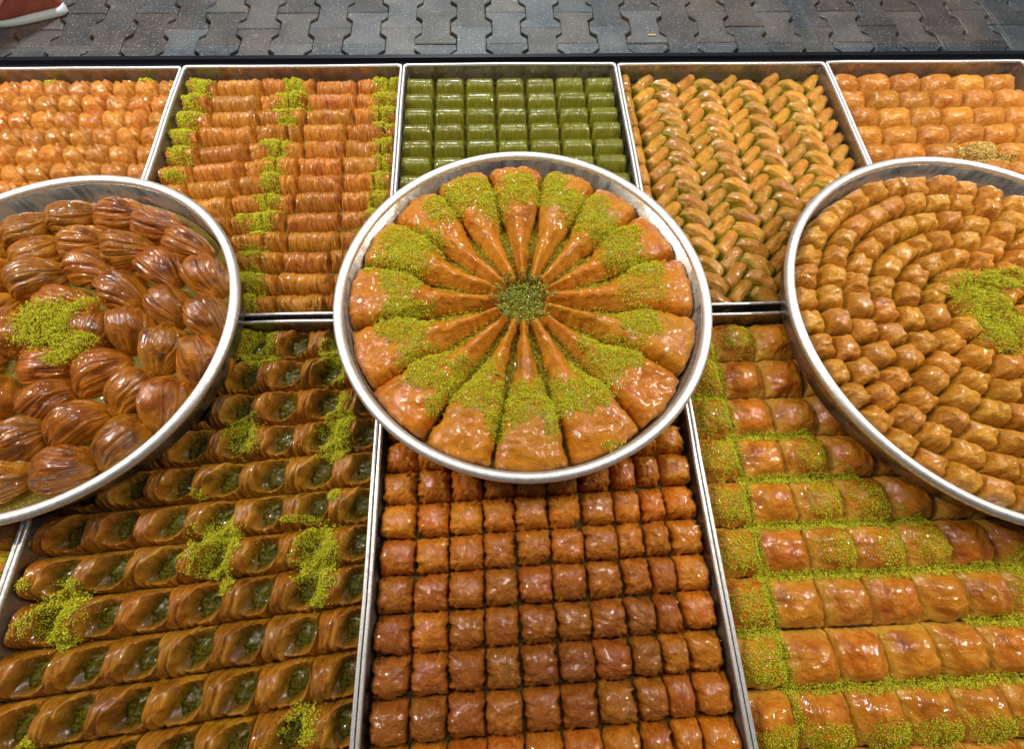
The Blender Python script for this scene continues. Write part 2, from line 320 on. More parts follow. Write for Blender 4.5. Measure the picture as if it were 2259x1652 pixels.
def stone_mat():
    m, nt, b = newmat('paving_stone'); L = nt.links
    tc = nt.nodes.new('ShaderNodeTexCoord'); oi = nt.nodes.new('ShaderNodeObjectInfo')
    geo = nt.nodes.new('ShaderNodeNewGeometry')
    n = N(nt, 'ShaderNodeTexNoise', Scale=9.0, Detail=5.0); L.new(geo.outputs['Position'], n.inputs[0])
    n2 = N(nt, 'ShaderNodeTexNoise', Scale=220.0, Detail=2.0); L.new(geo.outputs['Position'], n2.inputs[0])
    v = N(nt, 'ShaderNodeTexVoronoi', Scale=230.0); L.new(geo.outputs['Position'], v.inputs[0])
    c = mixc(nt, rng(nt, n.outputs[0], .3, .7), (.040, .043, .047), (.075, .070, .068))
    tint = mixc(nt, oi.outputs['Random'], (.85, .95, 1.05), (1.12, 1.0, .92))
    c = mixc(nt, 1.0, c, tint, 'MULTIPLY')
    hv = nt.nodes.new('ShaderNodeHueSaturation'); L.new(c, hv.inputs['Color'])
    L.new(rng(nt, math_n(nt, 'FRACT', math_n(nt, 'MULTIPLY', oi.outputs['Random'], 13.7)), 0, 1, .75, 1.55, False), hv.inputs['Value'])
    c = mixc(nt, math_n(nt, 'MULTIPLY', rng(nt, n2.outputs[0], .5, .72), .5), hv.outputs[0], (.12, .12, .12))
    sp = nt.nodes.new('ShaderNodeSeparateColor'); L.new(v.outputs['Color'], sp.inputs[0])
    fl = math_n(nt, 'MULTIPLY', rng(nt, v.outputs['Distance'], .32, .16), math_n(nt, 'GREATER_THAN', sp.outputs[0], .88))
    c = mixc(nt, fl, c, (.75, .78, .80))
    L.new(c, b.inputs['Base Color']); b.inputs['Roughness'].default_value = .42
    bp = nt.nodes.new('ShaderNodeBump'); bp.inputs['Strength'].default_value = .6; bp.inputs['Distance'].default_value = .003
    L.new(n2.outputs[0], bp.inputs['Height']); L.new(bp.outputs[0], b.inputs['Normal'])
    return m
MAT['stone'] = stone_mat()
V = [(-30, -8, -.625), (30, -8, -.625), (30, 45, -.625), (-30, 45, -.625)]
pave = mesh_obj('pavement', V, [(0, 1, 2, 3)], plain('paving_joint', (.018, .018, .018), .9), smooth=False); pave['kind'] = 'structure'
def paver_mesh(seed):
    wm, wn, ln, g = .1640, .1140, .1980, .001
    a, c = wm/2, wn/2; h = ln/2
    pr = [(a-.003, h), (a, h-.003), (a, h-.028), (c, h-.052), (c, -h+.052), (a, -h+.028), (a, -h+.003), (a-.003, -h)]
    prof = pr + [(-x, y) for x, y in reversed(pr)]
    V, F = [], []; n = len(prof)
    for (z, s) in ((-.05, 0), (-.0025, 0), (0, .0022)):
        for x, y in prof:
            V.append((x-math.copysign(s, x), y-math.copysign(s, y) if abs(y) > h-.004 else y, z))
    for k in range(2):
        for i in range(n): F.append((k*n+i, k*n+n+i if False else (k+1)*n+i, (k+1)*n+(i+1) % n, k*n+(i+1) % n))
    F = [tuple(f) for f in F]; F.append(tuple(range(3*n-1, 2*n-1, -1)))
    me = bpy.data.meshes.new('paver'); me.from_pydata(V, [], F); me.materials.append(MAT['stone']); me.update()
    return me
pm = paver_mesh(0)
for c in range(-19, 20):
    for r in range(0, 7):
        o = bpy.data.objects.new('paver', pm); COL.objects.link(o); o.parent = pave
        o.location = (c*.1405+.035+random.uniform(-.0015, .0015), .72 + r*.2 + (.1 if c % 2 else 0), -.6+random.uniform(-.003, .003))
        o.rotation_euler = (random.uniform(-.012, .012), random.uniform(-.012, .012), random.uniform(-.01, .01))

# ------------------------------------------------------------------ trays
def rect_tray(x0, x1, y0, y1, label, zf=-.044):
    """x0..x1, y0 (near) .. y1 (far) outside the rolled edge; rim top at z = 0"""
    cx, cy = (x0+x1)/2, (y0+y1)/2
    t = empty('baking_tray', (cx, cy, zf)); tag(t, label, 'tray', 'rectangular aluminium trays on the counter')
    hx, hy = (x1-x0)/2, (y1-y0)/2; h = -zf
    # sheet: wall flares a little; thickness 1.2 mm
    def loop(ix, z, rr=.006, wob=0):
        pts = []
        for sx, sy, a0 in ((1, 1, 0), (-1, 1, 90), (-1, -1, 180), (1, -1, 270)):
            for k in range(4):
                a = math.radians(a0+30*k)
                pts.append((sx*(hx-ix-rr)+rr*math.cos(a), sy*(hy-ix-rr)+rr*math.sin(a), z))
        # extra points on the long edges so that the sheet can bow
        res = []
        for i in range(len(pts)):
            p, q = Vector(pts[i]), Vector(pts[(i+1) % len(pts)])
            m = 12 if (q-p).length > .05 else 1
            for k in range(m):
                w = p.lerp(q, k/m); s = z/h
                d = (float(vn((w.x+cx)*9+3.1, (w.y+cy)*9, 1.5))-.5)*.004*s
                w.x += d if abs(abs(w.x)-hx) < .02 and abs(w.y) < hy-.03 else 0
                w.y += d if abs(abs(w.y)-hy) < .02 and abs(w.x) < hx-.03 else 0
                res.append(tuple(w))
        return res
    def loft(loops, cap0=False, cap1=False):
        V = [p for l in loops for p in l]; n = len(loops[0]); F = []
        for k in range(len(loops)-1):
            for i in range(n): F.append((k*n+i, k*n+(i+1) % n, (k+1)*n+(i+1) % n, (k+1)*n+i))
        if cap0: F.append(tuple(range(n))[::-1])
        if cap1: F.append(tuple((len(loops)-1)*n+i for i in range(n)))
        return V, F
    V, F = loft([loop(.0045, .0), loop(.0015, h-.004), loop(.0028, h-.004), loop(.0058, .0014)], True, True)
    mesh_obj('pan', V, F, MAT['pan'], t, False)
    V, F = loft([loop(.0045, h-.0045), loop(.0012, h-.0052), loop(0, h-.0035), loop(0, h-.001), loop(.0010, h), loop(.0032, h), loop(.0042, h-.001), loop(.0042, h-.0035)])
    mesh_obj('rim', V, F, MAT['rim'], t, True)
    return t
YB, YF = 0.0, -.537
XT = [k*.404 for k in (-2.5, -1.5, -.5, .5, 1.5, 2.5)]
XT[4] = .609
names = ['aluminium tray of folded amber pastries by the window', 'aluminium tray of shredded rolls striped with green pistachio',
         'aluminium tray of dark green rolls by the window', 'aluminium tray of green and gold fingers laid herringbone',
         'aluminium tray of large pale pillow pastries by the window']
for k in range(5):
    rect_tray(XT[k]+.0008, XT[k+1]-.0008, YF+.003*(k % 2), YB-.002*(k % 3 == 0), names[k])
FX = [-1.012, -.6043, -.1976, .2125, .6225]
fn = ['aluminium tray of golden pastry mostly hidden under the ribbed shell tray', 'aluminium tray of open brown rolls with hollow green centres',
      'aluminium tray of square amber baklava in ten columns', 'aluminium tray of puffed squares dusted with ground pistachio']
FY = [-.543, -.542, -.5425, -.5465]
for k in range(4):
    rect_tray(FX[k]+.0008, FX[k+1]-.0008, -1.165, FY[k], fn[k])

def round_tray(cx, cy, R, label, hgt=.051):
    t = empty('round_tray', (cx, cy, .0006)); tag(t, label, 'tray', 'round aluminium trays set on top of the others')
    n = 128; rb = R-.016
    def lathe(prof, closed=False):
        V, F = [], []; m = len(prof)
        for k in range(n):
            a = 2*PI*k/n
            dn = .0016*(float(vn(3+2.2*math.cos(a), 3+2.2*math.sin(a), cx*7))-.5)
            for r, z in prof: V.append(((r+dn*(r > .1))*math.cos(a), (r+dn*(r > .1))*math.sin(a), z+.0008*math.sin(2*a+cx*9)*(z > .03)))
        for k in range(n):
            for i in range(m if closed else m-1):
                F.append((k*m+i, ((k+1) % n)*m+i, ((k+1) % n)*m+(i+1) % m, k*m+(i+1) % m))
        return V, F
    z = hgt-.008
    V, F = lathe([(.0005, 0), (rb-.006, 0), (rb, .003), (R-.0125, z), (R-.0139, z), (rb-.0018, .0042), (rb-.007, .0018), (.0005, .0018)])
    mesh_obj('pan', V, F, MAT['pan'], t, True)
    br = .0067; prof = [(R-br+br*math.cos(a), hgt-br+br*.92*math.sin(a)) for a in [2*PI*i/14 for i in range(14)]]
    V, F = lathe(prof, True); mesh_obj('rim', V, F, MAT['rim'], t, True)
    return t
round_tray(*ROUND[0], 'round aluminium tray of ribbed brown shell pastries')
round_tray(*ROUND[1], 'round aluminium tray of wedges arranged like a flower')
round_tray(*ROUND[2], 'round aluminium tray of small squares in rings')

# beds under the pastry: nuts and syrup lying in the tray
def bed(name, x0, x1, y0, y1, z, mat, label, seed):
    nx, ny = 70, 90
    X, Y = np.meshgrid(np.linspace(x0, x1, nx), np.linspace(y0, y1, ny), indexing='ij')
    Z = z + .004*fbm(X*90+seed, Y*90, seed) - .001
    idx = np.arange(nx*ny).reshape(nx, ny)
    q = np.stack([idx[:-1, :-1], idx[1:, :-1], idx[1:, 1:], idx[:-1, 1:]], -1).reshape(-1, 4)
    o = mesh_obj(name, np.stack([X, Y, Z], -1).reshape(-1, 3).tolist(), q.tolist(), mat)
    return tag(o, label, 'filling', None, 'stuff')

# ------------------------------------------------------------------ pastry shapes
ZB = -.0425
def v_fold(i):
    g = Grid(48, 40); u, v = g.u, g.v; s = i*13.7
    a, b, h = .0205, .0208, .0325
    Z = h*((1-np.abs(u)**5)**.5)*((1-np.abs(v)**2.6)**.5)
    Z *= 1 + .18*(fbm(u*1.2+s, v*1.2, s, 2)-.5) - .10*np.clip(u, 0, 1)**2
    g.set(a*u, b*v, Z)
    d = u*.8 - (v*-.7 + .25+.2*math.sin(s))          # diagonal crease
    D = -.0035*np.exp(-(d/.10)**2) + .0012*np.exp(-((d-.22)/.12)**2)
    D += .0016*sm(.1, .4, u)*(ridge(vn((u+v*.8)*7+s, (u-v)*1.2, s))-.5)
    D += .0045*(fbm(u*2.2+s, v*2.2, s+5)-.5)+.0022*(ridge(fbm(u*2.6+s,v*2.6,s+2))-.5)
    return g.disp(D).mesh('folded_pastry', MAT['fold'])
def v_roll(i, L):
    nu = int(34+L*900); g = Grid(nu, 34, 1.35); u, v = g.u, g.v; s = i*7.9+L*311
    x = u*L/2
    b, h = .0203, .0335
    env = 1 + .14*(vn(x*55+s, 0, s)-.5)
    Z = h*((1-np.abs(v)**2.1)**.5)*((1-np.abs(u)**16)**.4)*env
    g.set(x, b*v*(.96+.04*env), Z)
    sl = v*.0022*math.sin(s)
    r1 = ridge(vn((x+sl)*520+s, v*1.1, s)); r2 = ridge(vn((x-sl)*260+s, v*.8+3, s+2))
    D = -.0018*r1**2 - .0026*r2**3 + .0035*(fbm(x*80+s, v*1.2, s)-.5)
    D -= .0012*np.exp(-((x-L*.2*math.cos(s*3))/.0012)**2)
    return g.disp(D).mesh('shredded_roll', MAT['burma'], (1-r1)**2*vn(x*300+s, v*.7, s+5)*1.7)
def v_green(i):
    g = Grid(60, 32, 1.4); u, v = g.u, g.v; s = i*5.1
    a, b, h = .0276, .0200, .0330
    Z = h*((1-np.abs(v)**2.15)**.5)*((1-np.abs(u)**12)**.4)
    g.set(a*u, b*v, Z)
    x = a*u
    cr = ridge(vn((x+v*.0014*math.sin(s))*420+s, v*.7, s))**4
    D = -.0011*cr*sm(.35, .6, vn(x*90+s, v*.8, s+9)) + .0012*(fbm(x*60+s, v*1.1, s)-.5)
    return g.disp(D).mesh('green_roll', MAT['green'])
def v_finger(i, arc):
    g = Grid(44, 26, 1.5); u, v = g.u, g.v; s = i*3.3+arc*100
    a, b, h = .0268, .0142, .0280
    Z = h*((1-np.abs(v)**2.4)**.5)*((1-np.abs(u)**18)**.4)*(1-(.24 if arc else .06)*u*u)
    g.set(a*u, b*v*(1-.10*u*u)+(.0040*(1-u*u) if arc else 0), Z)
    D = .0024*(ridge(vn(u*1.6+s, v*3.5, s))-.5) + .0034*(fbm(u*2+s, v*1.3, s)-.5)
    if arc: D += .0012*(ridge(vn(u*.8+s, v*6, s+3))-.5)
    return g.disp(D).mesh('pastry_finger', MAT['herring'])
def v_pillow(i):
    g = Grid(52, 40, 1.6); u, v = g.u, g.v; s = i*9.3
    a, b, h = .031, .0222, .0335
    Z = h*((1-np.abs(u)**3.6)**.5)*((1-np.abs(v)**2.6)**.5)*(1+.2*(fbm(u*1.1+s, v*1.1, s, 2)-.5))
    g.set(a*u, b*v, Z)
    D = .0018*(ridge(fbm(u*2.2+v*1.1+s, v*4+u, s))-.5) + .004*(fbm(u*1.8+s, v*2, s+4)-.5)
    D += -.0025*np.exp(-((u*.7+v-.3*math.sin(s))/.12)**2)*sm(-.2, -.6, v+.4*np.sin(u*3+s))
    return g.disp(D).mesh('pillow_pastry', MAT['pillow'])
def v_mussel(i):
    g = Grid(74, 84, 1.25); s = i*6.7
    g.v = np.broadcast_to(np.linspace(-1, 1, 84)[None], g.u.shape); u, v = g.u, g.v
    a, b, h = .0368+.001*math.sin(s), .0302+.001*math.cos(s), .0400
    ph = PI*(1-v)/2                                   # round the long axis, side to side
    ax = u + .10*np.sin(ph)                           # crown leans to the blunt end
    Rr = np.sqrt(np.clip(1-np.abs(u)**2.5, 0, 1))*(1-.12*u)
    bend = .006*(1-u*u)*math.cos(s)
    c, sn = np.cos(ph), np.sin(ph)
    X = a*u; Y = b*Rr*np.sign(c)*np.abs(c)**.85 + bend*Rr; Z = (h+.010)*Rr*np.abs(sn)**.72
    g.set(X, Y, Z)
    tw = ph + .45*u*math.sin(s*1.7+1) + .16*(fbm(u*1.4+s, v*1.4, s)-.5) + .25*(1-u*u)*np.cos(ph)
    r1 = ridge(vn(tw*3.6+s, u*.7, s)); r2 = ridge(vn(tw*9+s, u*.9, s+4))
    amp = sm(0, .25, 1-np.abs(u))
    D = -amp*(.0036*r1**3+.0019*r2**2) + .0035*(fbm(u*1.6+s, v*2, s, 2)-.5)
    return g.disp(D).mesh('shell_pastry', MAT['mussel'], amp*(1-r2)**1.5*vn(tw*8+s, u*.8, s+8)*1.8)
def v_wedge(i, half):
    nu, nv = 96, 40
    s0 = np.linspace(0, 1, nu); t0 = axis(nv, 1.5); S_, T = np.meshgrid(1-(1-s0)**1.15, t0, indexing='ij'); sd = i*4.9
    S_ = (S_-S_.min())/(S_.max()-S_.min())
    r = .026+S_*.206
    hw = r*math.tan(half)*(.70+.275*sm(.38, .66, S_))
    m = sm(.40, .74, S_)
    hin = .029*(1-np.abs(T)**2.0)**.75*sm(0, .06, S_) ; hout = .0385*np.clip(1-np.abs(T)**7, 0, 1)**.36
    end = np.clip(1-S_**11, 0, 1)**.5
    Z = (hin*(1-m)+hout*m)*(.55+.45*end)*np.where(S_ > .999, 0, 1)
    Z = np.where(S_ > .985, Z*np.clip((1-S_)/.015, 0, 1)**.5, Z)
    Z *= 1+.22*(fbm(S_*3+sd, T*.7, sd, 2)-.5)
    X = r + .008*(1-T*T)*S_**3 + .003*(vn(T*2+sd, 0, sd)-.5)*S_
    Y = hw*T + .003*(vn(S_*4+sd, 1, sd)-.5)
    g = Grid(nu, nv); g.u = S_*2-1; g.v = T; g.set(X, Y, Z)
    D = .0065*(fbm(X*70+sd, Y*70, sd)-.5) + .0042*(ridge(fbm(X*110+sd, Y*110, sd+7))-.5)
    D += .0012*sm(.5, .8, np.abs(T))*(ridge(vn(Z*700, X*30+sd, sd))-.5)
    return g.disp(D).mesh('pastry_wedge', MAT['wedge'])
def v_small(i):
    g = Grid(42, 38, 1.6); u, v = g.u, g.v; s = i*8.1
    a, b, h = .0174, .0163, .0375
    cor = (np.abs(u)*np.abs(v))**2
    Z = h*((1-np.abs(u)**6)**.42)*((1-np.abs(v)**4)**.45)*(.82+.18*(1-np.maximum(u*u, v*v)))
    Z *= 1+.2*(fbm(u*1.2+s, v*1.2, s, 2)-.5)
    g.set(a*u*(1+.05*cor), b*v*(1+.05*cor), Z)
    D = .0042*(fbm(u*2+s, v*2, s+4)-.5) + .0026*(ridge(vn(u*2.4+s, v*1.4+u, s))-.5)+.0016*(ridge(fbm(u*3+s,v*3,s+2))-.5)
    return g.disp(D).mesh('square_pastry', MAT['small'])
def v_square(i):
    g = Grid(52, 52, 1.6); u, v = g.u, g.v; s = i*5.7
    a, b, h = .0200, .0207, .0345
    Z = h*((1-np.abs(u)**8)**.36)*((1-np.abs(v)**3.8)**.44)*(.80+.20*(1-u*u))
    Z *= 1+.16*(fbm(u*1.1+s, v*1.1, s, 2)-.5)
    g.set(a*u, b*v, Z)
    # puckers running in from the cut edges
    e = sm(.25, .9, np.abs(u))
    D = .0055*e*(ridge(vn(v*3.2+.6*u+s, u*.6, s))-.5) + .0036*(fbm(u*1.9+s, v*1.9, s+4)-.5) + .0026*(ridge(fbm(u*2.6+s, v*2.6, s+8))-.5)
    D += -.0018*np.exp(-((np.abs(u)-np.abs(v)*.9)/.12)**2)*sm(.3, .7, np.abs(u))
    return g.disp(D).mesh('square_baklava', MAT['square'])
def v_puff(i):
    g = Grid(56, 52, 1.6); u, v = g.u, g.v; s = i*4.3
    a, b, h = .0292, .0285, .0345
    Z = h*((1-np.abs(u)**5)**.45)*((1-np.abs(v)**4)**.45)
    cu = u-.12
    Z *= .70+.30*np.exp(-(cu/.62)**4-(v/.75)**4)     # raised crown, paler low shoulders
    Z *= 1+.16*(fbm(u*1.1+s, v*1.1, s, 2)-.5)
    g.set(a*u, b*v, Z)
    D = .0055*(fbm(u*1.8+s, v*1.8, s+4)-.5) + .0034*(ridge(fbm(u*3.0+s, v*3.0, s+8))-.5)
    D += .0011*sm(.7, .92, np.abs(u))*(ridge(vn(v*2+s, Z*900, s))-.5)
    return g.disp(D).mesh('puff_square', MAT['puff'])
def v_nest(i):
    g = Grid(72, 52, 1.35); u, v = g.u, g.v; s = i*6.1
    a, b, h = .0298, .0243, .0340
    roll = h*((1-np.abs(v)**3.2)**.42)*((1-np.abs(u)**10)**.5)
    lean = .30+.12*math.sin(s)
    d = u - (-.42 + lean*v)                           # leaning wrapped band
    wb = .16*(vn(v*2.2+s, u*2, s)-.5)
    eu = (u-.44-.30*v+wb)/(.54+.06*math.cos(s)); ev = (v-.02+wb)/(.80+.06*math.sin(s*2))
    hol = np.exp(-(eu*eu+ev*ev)**1.7)*sm(.28, .44, d+wb)
    dep = .80+.06*math.cos(s*2)
    Z = roll*(1-dep*hol)*(1+.16*np.exp(-(d/.32)**2))
    Z *= 1+.12*(fbm(u*1.3+s, v*1.3, s, 2)-.5)
    g.set(a*u + .0025*v*(1-u*u), b*v, Z)
    x = a*u
    r1 = ridge(vn((x-v*.0035*math.sin(s+1))*430+s, v*.9, s)); r2 = ridge(vn((x-v*.003)*200+s, v*.8, s+3))
    D = -(.0019*r1**2+.0034*r2**3)*(1-.6*hol) + .0030*(fbm(u*2+s, v*1.7, s+5)-.5)
    lip = np.exp(-((d-.36)/.07)**2); D += .0022*lip*vn(v*3+s, 2, s)
    return g.disp(D).mesh('wrapper', MAT['nest'], (1-r1)**2*vn(x*280+s, v*.7, s+5)*1.8*(1-hol) + .9*lip*sm(.25, .6, vn(v*2+s, 5, s)), sm(.25, .75, hol))
def v_fill(i):
    g = Grid(22, 22, 1.3); u, v = g.u, g.v; s = i*2.2
    Z = .0130*np.sqrt(np.clip(1-np.maximum(np.abs(u), np.abs(v))**3, 0, 1))
    g.set(.0150*u*np.sqrt(1-.45*v*v), .0170*v*np.sqrt(1-.4*u*u), Z)
    return g.disp(.007*(fbm(u*2.5+s, v*2.5, s)-.5)+.003*(vn(u*7+s,v*7,s)-.5)).mesh('filling', MAT['filling'])

def J(a): return random.uniform(-a, a)
ORD = ['first', 'second', 'third', 'fourth', 'fifth', 'sixth', 'seventh', 'eighth', 'ninth', 'tenth', 'eleventh', 'twelfth', 'thirteenth', 'fourteenth', 'fifteenth', 'sixteenth']
def under(blobs, x, y): return any(((x-b[0])/b[2])**2+((y-b[1])/b[3])**2 < 1.3 for b in blobs)

# --- back row, first tray: folded pastries
folds = [v_fold(i) for i in range(8)]
for r in range(13):
    y = -.034-.0405*r
    x = XT[1]-.028 + J(.004); q = 0
    while x > XT[0]+.022:
        if not hidden(x, y):
            put('folded_pastry', random.choice(folds), (x, y+J(.0015), ZB), J(.06), 'amber folded pastry, %s row from the window, %s from the striped tray' % (ORD[r], ORD[q]), 'pastry', 'folded pastries packed in rows', (1+J(.04), 1.0, 1+J(.05)))
        x -= .0402+J(.002); q += 1

# --- second tray: shredded rolls end to end, bowing towards the near left
RL = {L: [v_roll(i, L) for i in range(4)] for L in (.030, .042, .055, .068, .082)}
def roll_for(L):
    k = min(RL, key=lambda q: abs(q-L)); return random.choice(RL[k]), L/k
for r in range(13):
    bnd = [-.602, -.5475, -.462, -.404, -.3725, -.291, -.2345, -.2065]
    bnd = [bnd[0]] + [q+J(.007) for q in bnd[1:-1]] + [bnd[-1]]
    for p, q in zip(bnd[:-1], bnd[1:]):
        L = q-p; xm = (p+q)/2
        sag = .020*min(1, r/5)*max(0, (-.40-xm)/.2)**1.3*(1-max(0, r-8)/6)
        y = -.031-.0393*r - sag
        if y < YF+.022: y = YF+.022
        if hidden(xm, y): continue
        me, s = roll_for(L-.001)
        put('shredded_roll', me, (xm, y+J(.001), ZB), (.10*min(1, r/5) if xm < -.42 else 0)*(1-max(0, r-8)/6)+J(.02), 'golden shredded roll %s, %s row from the window' % ('under a stripe of pistachio' if under(T2, xm, y) else 'bare of pistachio', ORD[r]), 'pastry', 'shredded rolls laid end to end', (s, 1, 1+J(.06)))

# --- third tray: green rolls
greens = [v_green(i) for i in range(8)]
for r in range(13):
    for c in range(7):
        x, y = -.1715+.0567*c+J(.0008), -.034-.0396*r
        if hidden(x, y): continue
        put('green_roll', random.choice(greens), (x, y+J(.0006), ZB), PI*random.randint(0, 1)+J(.01), 'glossy green roll, %s row from the window, %s from the striped tray' % (ORD[r], ORD[c]), 'pastry', 'green rolls in seven columns', (1, 1, 1+J(.03)), .012)

# --- fourth tray: herringbone fingers
fs = [v_finger(i, 0) for i in range(7)]; fa = [v_finger(i, 1) for i in range(7)]
HL = 'green and gold pastry finger lying along the wall beside the green rolls'
FL = 'green and gold pastry finger in the %s herringbone column from the green rolls'
for r in range(11):
    y = -.034-.046*r
    if not hidden(.219, y): put('pastry_finger', random.choice(fs), (.2195+J(.001), y, ZB), PI/2+J(.05), HL, 'pastry', 'herringbone pastry fingers', (.84, .95, 1+J(.05)))
for c in range(9):
    x = .2535+.0412*c
    for r in range(16):
        y = -.033-.0312*r-(.012 if c % 2 else 0)
        if y < YF+.024 or hidden(x, y): continue
        if c % 2 == 0:
            put('pastry_finger', random.choice(fs), (x+J(.0015), y+J(.0015), ZB), math.radians(47)+J(.08), FL % ORD[c], 'pastry', 'herringbone pastry fingers', (.98+J(.04), 1+J(.05), 1+J(.06)), .05)
        else:
            put('pastry_finger', random.choice(fa), (x+J(.0015), y+J(.0015), ZB), math.radians(-40)+J(.08), FL % ORD[c], 'pastry', 'herringbone pastry fingers', (1.03+J(.04), 1.1+J(.05), 1.06+J(.06)), .05)

# --- fifth tray: pillows
pil = [v_pillow(i) for i in range(8)]
for r in range(11):
    x = XT[4]+.036+J(.004)+.006*(r % 3); q = 0
    y = -.035-.0455*r
    while x < XT[5]-.022:
        if not hidden(x, y):
            put('pillow_pastry', random.choice(pil), (x, y+J(.0015), ZB), J(.06), 'plump orange pillow pastry, %s row from the window, %s from the herringbone tray' % (ORD[r], ORD[q]), 'pastry', 'pillow pastries in rows', (1+J(.05), 1.0, 1+J(.06)))
        x += .0625+J(.003); q += 1

# --- front trays
nests = [v_nest(i) for i in range(8)]; fills = [v_fill(i) for i in range(4)]
NL = 'open brown roll %s, in the %s column from the square baklava'
for r in range(15):
    sl = .02+.0085*r
    x = -.2292+J(.002); q = 0
    while x > -.585:
        y = -.566-.0459*r + sl*(x+.21)
        if y < -1.135: break
        if not hidden(x, y):
            e = empty('open_roll', (x, y, ZB)); rz = sl*.8+J(.05); e.rotation_euler = (0, 0, rz); e.scale = (1+J(.03), 1, 1+J(.05))
            tag(e, NL % ('with pistachio powder on it' if under(IB, x, y) else 'with a bare green hollow', ORD[q]), 'pastry', 'open rolls in rows')
            me = random.choice(nests); o = bpy.data.objects.new('wrapper', me); COL.objects.link(o); o.parent = e
            f = bpy.data.objects.new('filling', random.choice(fills)); COL.objects.link(f); f.parent = e; f.location = (.0128, -.0008, .0005)
            if me.name not in PTS:
                a = np.empty(len(me.vertices)*3, np.float32); me.vertices.foreach_get('co', a); PTS[me.name] = a.reshape(-1, 3).astype(float)
            splat(PTS[me.name], Matrix.LocRotScale(e.location, e.rotation_euler, e.scale))
        x -= .0572+J(.0012); q += 1

squares = [v_square(i) for i in range(10)]
CB = [-.1905, -.148, -.1066, -.0648, -.0244, .0175, .0585, .1005, .1345, .166, .206]
for c in range(10):
    w = CB[c+1]-CB[c]
    for r in range(14):
        y = -.572-.0412*r + .012*(c/10)
        x = (CB[c]+CB[c+1])/2+J(.0007)
        if y < -1.138 or hidden(x, y): continue
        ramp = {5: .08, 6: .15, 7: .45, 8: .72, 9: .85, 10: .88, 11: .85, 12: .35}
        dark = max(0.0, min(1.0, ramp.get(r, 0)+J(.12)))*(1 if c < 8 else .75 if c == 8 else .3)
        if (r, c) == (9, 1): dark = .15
        lab = '%s square of baklava in the %s column from the open rolls' % ('dark brown' if dark > .5 else 'amber', ORD[c])
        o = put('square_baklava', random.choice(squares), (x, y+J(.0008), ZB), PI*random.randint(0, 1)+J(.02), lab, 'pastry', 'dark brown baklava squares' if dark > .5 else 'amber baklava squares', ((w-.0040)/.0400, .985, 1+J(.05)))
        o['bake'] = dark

puffs = [v_puff(i) for i in range(8)]
KX = [.2165, .2755, .3385, .397, .4575, .5155, .571, .6185]
KY = [-.554-.0577*r for r in range(11)]
COVER = set()
bare = {(1,1),(1,2),(1,3),(2,1),(2,2),(2,3),(3,1),(4,1),(5,1),(5,5),(6,1),(6,2),(6,3),(6,4),(6,5),(7,1),(7,2),(7,3),(7,4),(7,5)}
for r in range(10):
    for c in range(7):
        x, y = (KX[c]+KX[c+1])/2, KY[r]-.0288
        if hidden(x, y): continue
        cov = (r, c) not in bare
        if cov: COVER.add((r, c))
        put('puff_square', random.choice(puffs), (x+J(.0006), y+J(.0008), ZB), J(.025),
            ('puffed square dusted with green pistachio, %s column from the square baklava' if cov else 'bare glossy orange puffed square, %s column from the square baklava') % ORD[c], 'pastry',
            'pistachio dusted puff squares' if cov else 'bare puff squares', ((KX[c+1]-KX[c]-.001)/.0584, 1, 1+J(.05)))
for r in range(10):
    x, y = -.6365, -.575-.0575*r
    if not hidden(x, y): put('puff_square', random.choice(puffs), (x, y, ZB), J(.03), 'golden puffed square in the tray beside the open rolls', 'pastry', 'golden puff squares beside the open rolls')
    if not hidden(x-.058, y): put('puff_square', random.choice(puffs), (x-.0585, y, ZB), J(.03), 'golden puffed square in the tray beside the open rolls', 'pastry', 'golden puff squares beside the open rolls')

# --- round trays
ZR = .0028
mus = [v_mussel(i) for i in range(9)]
cx, cy, R = ROUND[0]
for q, (rad, n, ph) in enumerate(((.199, 19, .1), (.147, 14, .25), (.096, 9, .0), (.043, 4, 0))):
    for k in range(n):
        a = 2*PI*k/n+ph
        put('shell_pastry', random.choice(mus), (cx+rad*math.cos(a)+J(.002), cy+rad*math.sin(a)+J(.002), ZR), a-PI/2+J(.25)+(.35 if rad > .1 else 0), 'ribbed brown shell shaped pastry in the %s ring from the tray wall' % ORD[q], 'pastry', 'ribbed shell pastries in rings', (1+J(.05), 1+J(.05), 1+J(.08)), .08)
cx, cy, R = ROUND[1]
meas = [90, 69.6, 52.3, 35.6, 7.3, -15.2, -39.1, -61.1, -94.9, -111.5, -137.5, -159.2, -187.7, -212, -230.2, -249]
ang = [.45*m+.55*(90-22.5*i) for i, m in enumerate(meas)]
for i, d in enumerate(ang):
    nx = ang[(i+1) % 16]-(360 if i == 15 else 0); pv = ang[i-1]+(360 if i == 0 else 0)
    half = math.radians((pv-nx)/4)*.97; dm = (d+ (pv+nx)/2)/2
    me = v_wedge(i, half); dd = (dm+180) % 360-180
    aim = ('green rolls' if 60 < dd < 120 else 'herringbone tray' if 30 < dd <= 60 else 'tray of small squares' if -20 < dd <= 30 else 'puffed squares' if -55 < dd <= -20
           else 'square baklava' if -125 < dd <= -55 else 'open rolls' if -165 < dd <= -125 else 'shredded rolls' if 120 <= dd < 155 else 'tray of ribbed shells')
    put('pastry_wedge', me, (cx, cy, ZR), math.radians(dm), 'long orange pastry wedge whose broad end faces the '+aim, 'pastry', 'wedges in the flower tray', (1, 1, 1+J(.06)), .0)
cx, cy, R = ROUND[2]
sml = [v_small(i) for i in range(9)]
